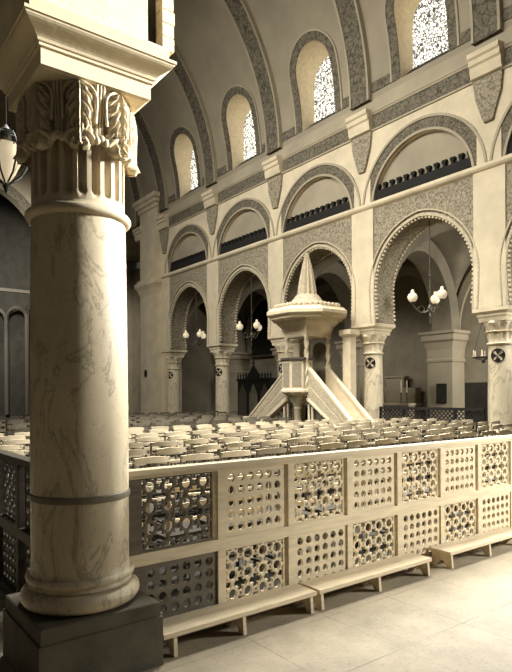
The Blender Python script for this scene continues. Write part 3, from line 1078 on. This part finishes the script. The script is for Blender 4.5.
# stairs either side
for s, yb in ((-1, 11.15), (1, 16.2)):
    yt = PY + s * 0.45
    fl = MB()
    n = 9
    for i in range(n):
        ya = yb + (yt - yb) * i / n; yb2 = yb + (yt - yb) * (i + 1) / n
        fl.box(QX - 0.32, QX + 0.32, min(ya, yb2), max(ya, yb2), max(0, 1.55 * (i + 1) / n - 0.35), 1.55 * (i + 1) / n)
    fl.build('stair_flight', M['pulpit'], pul)
    for xo, nm in ((-0.40, 'near'), (0.40, 'far')):
        mb = MB()
        xx = QX + xo
        zb, zt = 0.0, 1.5
        mb.slab([(yb, 0.0), (yb, 0.55), (yt, 2.30), (yt, 1.30)] if s < 0 else [(yb, 0.0), (yt, 1.30), (yt, 2.30), (yb, 0.55)], [],
                lambda a, b: (xx - 0.05, a, b), lambda a, b: (xx + 0.05, a, b))
        pr = mb.build('parapet', M['pulpit'], pul)
        mb = MB()
        mb.bar((xx, yb, 0.58), (xx, yt, 2.33), 0.16, 0.06)
        mb.bar((xx, yb + (yt - yb) * 0.03, 0.08), (xx, yt, 1.34), 0.15, 0.06)
        mb.build('handrail', M['pulpit'], pr)
        # carved inner band on the outer face
        sg = -1 if xo < 0 else 1
        for lo, hi in ((0.22, 0.50), (0.58, 0.88)):
            mb = MB()
            def zz(t, q): return (0.0 + 1.30 * t) + q * (0.55 + (1.0 - 0.55) * t)
            q0, q1 = lo, hi
            y_a, y_b = yb + (yt - yb) * 0.06, yb + (yt - yb) * 0.97
            mb.slab([(y_a, zz(.06, q0)), (y_b, zz(.97, q0)), (y_b, zz(.97, q1)), (y_a, zz(.06, q1))], [],
                    lambda a, b: (xx + sg * 0.045, a, b), lambda a, b: (xx + sg * 0.062, a, b))
            mb.build('carved_band', M['pulpit_orn'], pr)
        mb = MB(); mb.sq([(0, 0), (0, 0.62), (0.03, 0.65), (0.03, 0.70), (0, 0.72)], xx, yb - s * 0.02, 0.11, 0.11)
        mb.build('newel_post', M['pulpit'], pul)
    # posts under the flight and infill
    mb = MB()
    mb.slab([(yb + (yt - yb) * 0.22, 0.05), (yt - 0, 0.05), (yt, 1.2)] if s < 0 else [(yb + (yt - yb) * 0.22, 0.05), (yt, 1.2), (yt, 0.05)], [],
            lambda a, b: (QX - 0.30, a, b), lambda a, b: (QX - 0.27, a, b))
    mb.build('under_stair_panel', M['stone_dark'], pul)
    for q in (0.9, 0.98):
        mb = MB()
        yy = yb + (yt - yb) * q
        mb.lathe([(0.06, 0), (0.06, 0.08), (0.04, 0.1), (0.04, 1.15 * q + 0.06)], QX - 0.40, yy, 10)
        mb.build('colonnette', M['pulpit'], pul, 40)
# twisted columns carrying the canopy
def twisted(x, y, z0, z1):
    mb = MB()
    n = 40
    prof = [(0.075, z0), (0.075, z0 + 0.06)] + [(0.066, z0 + 0.06 + (z1 - z0 - 0.14) * i / n) for i in range(n + 1)] + [(0.085, z1 - 0.05), (0.09, z1)]
    mb.lathe(prof, x, y, 16, 0, lambda r, z, a: r * (1 + (0.22 * math.cos(2 * a - z * 18) if r == 0.066 else 0)))
    return mb.build('twisted_column', M['pulpit'], pul, 50)
for sx in (-1, 1):
    for sy in (-1, 1):
        twisted(QX + sx * 0.46, PY + sy * 0.46, 2.30 if False else 1.55, 3.28)
mb = MB(); mb.box(QX + 0.55, QX + 0.80, PY - 1.32, PY - 1.0, 0, 3.45); mb.sq([(0, 3.2), (0.08, 3.3), (0.08, 3.45)], QX + 0.675, PY - 1.16, 0.125, 0.16)
mb.build('canopy_post', M['pulpit'], pul)
mb = MB(); mb.box(QX + 0.55, QX + 0.80, PY + 1.0, PY + 1.32, 0, 3.45); mb.sq([(0, 3.2), (0.08, 3.3), (0.08, 3.45)], QX + 0.675, PY + 1.16, 0.125, 0.16)
mb.build('canopy_post', M['pulpit'], pul)
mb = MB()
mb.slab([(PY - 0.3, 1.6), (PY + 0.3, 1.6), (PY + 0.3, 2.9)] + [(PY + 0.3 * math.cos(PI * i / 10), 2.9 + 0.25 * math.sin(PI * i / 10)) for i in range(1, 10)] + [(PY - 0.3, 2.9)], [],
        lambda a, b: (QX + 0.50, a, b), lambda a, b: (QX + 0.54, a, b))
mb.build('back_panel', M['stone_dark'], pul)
# canopy: flared soffit, flat octagonal slab, cresting, domed foot and tapering spire
mb = MB()
mb.sq([(-0.04, 3.26), (-0.02, 3.3), (0.0, 3.42), (0.05, 3.58), (0.15, 3.70), (0.17, 3.80)], QX, PY, 0.54)
mb.build('canopy_soffit', M['pulpit'], pul)
mb = MB()
octa(mb, cx=QX, prof=[(1.10, 3.78), (1.20, 3.80), (1.20, 3.84), (1.30, 3.90), (1.33, 3.93), (1.33, 4.03), (1.26, 4.07), (1.24, 4.12), (1.05, 4.16)])
mb.build('canopy_slab', M['pulpit'], pul)
mb = MB()
octa(mb, cx=QX, prof=[(1.08, 4.14), (1.08, 4.19), (1.0, 4.19)])
for k in range(8):
    a0, a1 = k * PI / 4 + PI / 8, (k + 1) * PI / 4 + PI / 8
    p0 = Vector((QX + 1.04 * math.cos(a0), PY + 1.04 * math.sin(a0), 0)); p1 = Vector((QX + 1.04 * math.cos(a1), PY + 1.04 * math.sin(a1), 0))
    for i in range(5):
        c = p0.lerp(p1, (i + 0.5) / 5)
        mb.sphere((c.x, c.y, 4.2), 0.075, 8, 6, 1.1)
mb.build('cresting', M['pulpit_orn'], pul, 50)
mb = MB()
mb.lathe([(0.80, 4.15), (0.74, 4.26), (0.56, 4.34), (0.44, 4.46), (0.36, 4.58), (0.28, 4.63)], QX, PY, 32, 0, lambda r, z, a: r * (1 + 0.05 * math.cos(16 * a)))
mb.build('spire_foot', M['pulpit_orn'], pul, 50)
mb = MB()
mb.lathe([(0.29, 4.58), (0.27, 4.8), (0.21, 5.2), (0.14, 5.55), (0.07, 5.85), (0.08, 5.88), (0.02, 5.95)], QX, PY, 48, 0, lambda r, z, a: r * (1 + 0.10 * math.cos(12 * a)))
mb.sphere((QX, PY, 5.99), 0.05, 8, 6)
mb.build('spire', M['pulpit_orn'], pul, 50)

# ------------------------------------------------------------------ chandeliers
def chandelier(x, y, zt, zg, rad, n, label, rot=0.3, group='chandeliers hanging in the arches'):
    t = thing('chandelier', label, 'chandelier', (x, y, zg), group)
    mb = MB(); mb.tube([(x, y, zt), (x, y, zg - 0.25)], 0.016, 6)
    mb.lathe([(0.02, zg - 0.20), (0.06, zg - 0.26), (0.08, zg - 0.33), (0.05, zg - 0.40), (0.02, zg - 0.44), (0.035, zg - 0.50), (0.012, zg - 0.58), (0.012, zg - 0.75)], x, y, 12)
    mb.lathe([(0.015, zg + 0.55), (0.05, zg + 0.6), (0.015, zg + 0.65)], x, y, 8)
    mb.build('stem', M['brass'], t, 40)
    for k in range(n):
        a = rot + 2 * PI * k / n
        c, s = math.cos(a), math.sin(a)
        mb = MB()
        pts = []
        for i in range(13):
            u = i / 12
            rr = rad * u ; zz = zg - 0.33 - 0.13 * math.sin(PI * u) + 0.15 * u ** 2.4
            pts.append((x + c * rr, y + s * rr, zz))
        mb.tube(pts, 0.020, 6)
        sp = [(x + c * (rad * 0.5 + 0.09 * math.cos(q)), y + s * (rad * 0.5 + 0.09 * math.cos(q)), zg - 0.33 + 0.09 * math.sin(q)) for q in [i * 0.5 for i in range(11)]]
        mb.tube(sp, 0.010, 6)
        mb.lathe([(0.02, zg - 0.19), (0.06, zg - 0.16), (0.07, zg - 0.12), (0.05, zg - 0.11)], x + c * rad, y + s * rad, 10)
        ar = mb.build('arm', M['brass'], t, 40)
        mb = MB()
        mb.lathe([(0.06, zg - 0.13), (0.12, zg - 0.06), (0.145, zg + 0.02), (0.11, zg + 0.10), (0.05, zg + 0.14), (0.04, zg + 0.22), (0.02, zg + 0.23)], x + c * rad, y + s * rad, 16)
        mb.build('glass_globe', M['globe'], ar, 50)
AXL = (F + B) / 2
chandelier(AXL, (CY[1] + CY[2]) / 2, 6.4, 4.20, 0.48, 3, 'brass chandelier with white globes in the largest arch on the right', 2.40)
chandelier(AXL, (CY[3] + CY[4]) / 2, 6.4, 4.17, 0.48, 3, 'brass chandelier with white globes in the arch left of the pulpit', 2.40)
chandelier(AXL, (CY[4] + CY[5]) / 2, 6.4, 4.18, 0.48, 3, 'brass chandelier with white globes in the farthest arch beside the pier', 2.40)
def scroll_lamp():
    x, y = 2.12, 8.4
    t = thing('hanging_lamp', 'ornate scrolled metal lamp hanging at the left edge beside the capital', 'lamp', (x, y, 4.6))
    mb = MB(); mb.tube([(x, y, 14.5), (x, y, 5.2)], 0.012, 6)
    mb.lathe([(0.02, 5.22), (0.07, 5.15), (0.07, 5.02), (0.03, 4.95)], x, y, 12)
    mb.build('rod', M['iron'], t)
    mb = MB()
    mb.lathe([(0.02, 4.42), (0.06, 4.46), (0.12, 4.55), (0.19, 4.70), (0.21, 4.82), (0.20, 4.90), (0.21, 4.93)], x, y, 24)
    mb.build('bowl', M['globe'], t, 40)['label'] = 'pale glass bowl'
    for k in range(8):
        a = k * PI / 4 + 0.2
        c, s = math.cos(a), math.sin(a)
        mb = MB()
        mb.tube([(x + c * r, y + s * r, z) for r, z in ((0.05, 4.42), (0.20, 4.53), (0.305, 4.72), (0.32, 4.86), (0.27, 4.98), (0.22, 4.95), (0.235, 4.90))], 0.014, 6)
        mb.tube([(x + c * r, y + s * r, z) for r, z in ((0.27, 4.98), (0.2, 5.08), (0.05, 5.12))], 0.010, 6)
        mb.build('scroll_arm', M['iron'], t, 50)
    mb = MB(); mb.lathe([(0.01, 4.28), (0.03, 4.33), (0.05, 4.38), (0.02, 4.43)], x, y, 10); mb.build('finial', M['iron'], t, 40)
scroll_lamp()
def candelabrum(x, y, z, zt, label):
    t = thing('hanging_candelabrum', label, 'candelabrum', (x, y, z), 'candle rings hanging in the aisle')
    mb = MB()
    n = 24
    mb.tube([(x + 0.3 * math.cos(2 * PI * i / n), y + 0.3 * math.sin(2 * PI * i / n), z) for i in range(n + 1)], 0.02, 6)
    mb.sphere((x, y, z - 0.12), 0.06, 10, 8)
    for k in range(3):
        a = 2 * PI * k / 3
        mb.tube([(x, y, z - 0.1), (x + 0.3 * math.cos(a), y + 0.3 * math.sin(a), z)], 0.014, 6)
    mb.build('ring', M['iron'], t, 40)
    for k in range(3):
        a = 2 * PI * k / 3
        mb = MB(); mb.tube([(x + 0.3 * math.cos(a), y + 0.3 * math.sin(a), z), (x + 0.05 * math.cos(a), y + 0.05 * math.sin(a), z + 1.0), (x, y, z + 1.05), (x, y, zt)][:3], 0.010, 6)
        mb.build('chain', M['iron'], t)
    mb = MB(); mb.lathe([(0.02, z + 1.02), (0.09, z + 1.06), (0.03, z + 1.14), (0.012, z + 1.16), (0.012, zt)], x, y, 8); mb.build('rod', M['iron'], t)
    for k in range(6):
        a = 2 * PI * k / 6 + 0.4
        mb = MB(); mb.lathe([(0.045, z + 0.02), (0.05, z + 0.05), (0.02, z + 0.05), (0.02, z + 0.2), (0.005, z + 0.22)], x + 0.3 * math.cos(a), y + 0.3 * math.sin(a), 8)
        mb.build('candle', M['candle'], t)
candelabrum(16.3, 9.85, 2.58, 6.5, 'dark hanging candle ring beside the aisle pier in the right arch')
candelabrum(16.2, 8.98, 2.45, 6.5, 'dark hanging candle ring partly behind the rightmost column')

# ------------------------------------------------------------------ aisle furniture
def barrier(y0, y1, label):
    x = F + 0.30
    t = thing('lattice_barrier', label, 'barrier', (x, (y0 + y1) / 2, 0), 'lattice barriers between the columns')
    mb = MB(); mb.box(x - 0.04, x + 0.04, y0, y1, 1.02, 1.10); mb.build('top_rail', M['dark'], t)
    mb = MB(); mb.box(x - 0.03, x + 0.03, y0, y1, 0.0, 0.10); mb.build('bottom_rail', M['dark'], t)
    n = 4
    for i in range(n + 1):
        y = y0 + (y1 - y0) * i / n
        mb = MB(); mb.box(x - 0.035, x + 0.035, max(y0, y - 0.04), min(y1, y + 0.04), 0.10, 1.02); mb.build('post', M['dark'], t)
    for i in range(n):
        ya = y0 + (y1 - y0) * i / n + 0.04; yb = y0 + (y1 - y0) * (i + 1) / n - 0.04
        mb = MB()
        z0, z1 = 0.10, 1.02
        step = 0.13
        for dr in (1, -1):
            c = ya - (z1 - z0)
            while c < yb + (z1 - z0):
                # line y = c + dr*(z - z0), clipped to the bay
                pts = []
                if dr > 0:
                    za = max(z0, z0 + ya - c); zb_ = min(z1, z0 + yb - c)
                    if zb_ - za > 0.04: mb.bar((x, c + za - z0, za), (x, c + zb_ - z0, zb_), 0.02, 0.022, (1, 0, 0))
                else:
                    za = max(z0, z0 + c - yb); zb_ = min(z1, z0 + c - ya)
                    if zb_ - za > 0.04: mb.bar((x + 0.012, c - za + z0, za), (x + 0.012, c - zb_ + z0, zb_), 0.02, 0.022, (1, 0, 0))
                c += step
        mb.build('lattice', M['dark'], t)
barrier(CY[1] + 0.36, CY[2] - 0.36, 'dark diagonal lattice barrier under the largest arch on the right')
barrier(CY[2] + 0.36, CY[3] - 0.36, 'dark diagonal lattice barrier behind the pulpit stairs')
# side altar
ax_, ay = 17.45, 14.2
alt = thing('side_altar', 'pale stone side altar in the dark aisle beside the square pier', 'altar', (ax_, ay, 0))
mb = MB(); mb.box(ax_ - 0.4, ax_ + 0.35, ay - 0.95, ay + 0.95, 0.0, 1.05); mb.box(ax_ - 0.8, ax_ + 0.35, ay - 1.2, ay + 1.2, 0, 0.15); mb.build('table', M['cloth'], alt)
mb = MB(); mb.box(ax_ - 0.45, ax_ + 0.35, ay - 1.0, ay + 1.0, 1.05, 1.13); mb.build('altar_slab', M['stone'], alt)
ret = thing('retable', 'carved retable with raised centre standing on the pale side altar', 'retable', (ax_ + 0.15, ay, 1.13))
mb = MB(); mb.box(ax_ + 0.0, ax_ + 0.35, ay - 0.95, ay + 0.95, 1.13, 1.70); mb.build('side_panel', M['pulpit_panel'], ret)
mb = MB(); mb.box(ax_ - 0.05, ax_ + 0.35, ay - 0.35, ay + 0.35, 1.13, 2.05); mb.sq([(0, 2.05), (0.05, 2.08), (0.05, 2.14)], ax_ + 0.15, ay, 0.2, 0.35)
mb.build('centre_niche', M['pulpit_panel'], ret)
for i, yo in enumerate((-0.78, -0.52, 0.52, 0.78)):
    y = ay + yo
    t = thing('candlestick', ('first', 'second', 'third', 'fourth')[i] + ' candlestick from the right on the pale side altar', 'candlestick', (ax_ - 0.27, y, 1.13), 'candlesticks on the side altar')
    mb = MB(); mb.lathe([(0.07, 1.13), (0.07, 1.16), (0.02, 1.2), (0.035, 1.3), (0.02, 1.4), (0.05, 1.5), (0.05, 1.52)], ax_ - 0.27, y, 10); mb.build('stick', M['brass'], t, 40)
    mb = MB(); mb.lathe([(0.016, 1.52), (0.016, 1.95), (0.004, 1.97)], ax_ - 0.27, y, 8); mb.build('candle', M['candle'], t)
# framed print on the aisle pier, poor box below it
t = thing('notice_board', 'dark framed board hung on the near face of the aisle pier', 'board', (17.24, CY[2] - 0.1, 1.25))
mb = MB(); mb.box(17.20, 17.25, CY[2] - 0.28, CY[2] + 0.10, 1.15, 1.82); mb.build('frame', M['dark'], t)
mb = MB(); mb.box(17.19, 17.20, CY[2] - 0.23, CY[2] + 0.05, 1.2, 1.77); mb.build('panel', M['paper'], t)
# confessional
cx_, cy_ = 17.42, 22.4
cf = thing('confessional', 'dark carved gothic confessional with crested top against the aisle wall', 'confessional', (cx_, cy_, 0))
mb = MB(); mb.box(cx_ - 0.45, cx_ + 0.45, cy_ - 1.3, cy_ + 1.3, 0, 2.15); mb.build('cabinet', M['dark'], cf)
mb = MB(); mb.box(cx_ - 0.50, cx_ + 0.45, cy_ - 1.35, cy_ + 1.35, 2.15, 2.25)
for i in range(13):
    y = cy_ - 1.3 + 2.6 * i / 12
    mb.lathe([(0.05, 2.25), (0.03, 2.36), (0.06, 2.40), (0.005, 2.52)], cx_ - 0.42, y, 6)
mb.build('cresting', M['dark'], cf)
mb = MB()
mb.slab([(cy_ - 0.55, 2.25), (cy_ + 0.55, 2.25), (cy_ + 0.05, 2.85), (cy_ - 0.05, 2.85)], [], lambda a, b: (cx_ - 0.48, a, b), lambda a, b: (cx_ - 0.40, a, b))
mb.box(cx_ - 0.46, cx_ - 0.42, cy_ - 0.025, cy_ + 0.025, 2.85, 3.15); mb.box(cx_ - 0.46, cx_ - 0.42, cy_ - 0.11, cy_ + 0.11, 2.98, 3.03)
mb.build('gable', M['dark'], cf)
for s in (-1, 0, 1):
    mb = MB()
    y = cy_ + s * 0.88
    mb.slab([(y - 0.32, 0.2), (y + 0.32, 0.2), (y + 0.32, 1.5), (y, 2.0), (y - 0.32, 1.5)], [], lambda a, b: (cx_ - 0.475, a, b), lambda a, b: (cx_ - 0.45, a, b))
    mb.build('door', M['stone_dark'] if s == 0 else M['dark2'], cf)
# dark wall painting above it, and the panelled wall behind the pulpit
t = thing('wall_painting', 'large dark arched painting on the aisle wall above the confessional', 'painting', (17.9, 22.5, 3.5))
mb = MB(); mb.slab([(21.3, 3.45), (23.7, 3.45), (23.7, 5.0)] + [(22.5 + 1.2 * math.cos(PI * i / 14), 5.0 + 1.2 * math.sin(PI * i / 14)) for i in range(1, 14)] + [(21.3, 5.0)], [], lambda a, b: (17.86, a, b), lambda a, b: (17.98, a, b))
mb.build('canvas', M['dark'], t)
mb = MB(); mb.box(17.80, 17.98, 21.2, 23.8, 3.35, 3.45); mb.build('frame_sill', M['dark2'], t)

# ------------------------------------------------------------------ light
w = bpy.data.worlds.new('world'); SC.world = w
w.use_nodes = True
bg = w.node_tree.nodes['Background']
bg.inputs[0].default_value = (1.0, 1.0, 0.98, 1)
bg.inputs[1].default_value = 0.05
def area(name, loc, target, sx, sy, power, spread=180):
    d = bpy.data.lights.new(name, 'AREA'); d.shape = 'RECTANGLE'; d.size = sx; d.size_y = sy; d.energy = power
    d.color = (1.0, 1.0, 0.97); d.spread = math.radians(spread)
    o = bpy.data.objects.new(name, d); COL.objects.link(o)
    o.location = loc
    o.rotation_euler = (Vector(target) - Vector(loc)).to_track_quat('-Z', 'Y').to_euler()
    return o
d = bpy.data.lights.new('west_door_light', 'SPOT'); d.energy = 1900; d.spot_size = math.radians(52); d.spot_blend = 0.65; d.shadow_soft_size = 0.35
d.color = (1.0, 1.0, 0.97)
o = bpy.data.objects.new('west_door_light', d); COL.objects.link(o)
o.location = (8.0, -0.2, 2.5)
o.rotation_euler = (Vector((5.3, 2.2, 0.25)) - o.location).to_track_quat('-Z', 'Y').to_euler()
area('nave_side_light', (11.5, 5.6, 5.6), (1.6, 3.9, 2.0), 1.6, 2.5, 600, 90)  # added unseen lamp, brightens the right side of the big column
area('nave_vault_light', (7.0, 8.5, 14.5), (7.0, 9.0, 0.0), 6.0, 8.0, 2700, 62)  # fill added from above to brighten the chair rails, no lamp hangs there
area('west_window_light', (10.0, -0.6, 5.6), (1.4, 3.0, 3.3), 1.0, 1.4, 105, 24)  # narrow fill beam added to brighten the impost and upper column
area('aisle_window_light', (15.6, 4.6, 4.2), (17.2, 12.5, 2.2), 1.2, 1.8, 260, 120)  # fill added to brighten the aisle piers and altar, no window there
area('chancel_light', (6.0, 30.5, 13.5), (9.5, 38.5, 8.0), 4.0, 4.0, 950, 80)  # fill added to lift the unlit chancel wall and arch
area('clerestory_light', (1.6, 14.5, 11.5), (13.4, 15.5, 5.5), 17.0, 3.0, 1500, 115)

for o in list(bpy.data.objects):
    if '_o' in o.keys(): del o['_o']
SC.view_settings.view_transform = 'Standard'
SC.view_settings.look = 'None'
SC.view_settings.exposure = 0.0
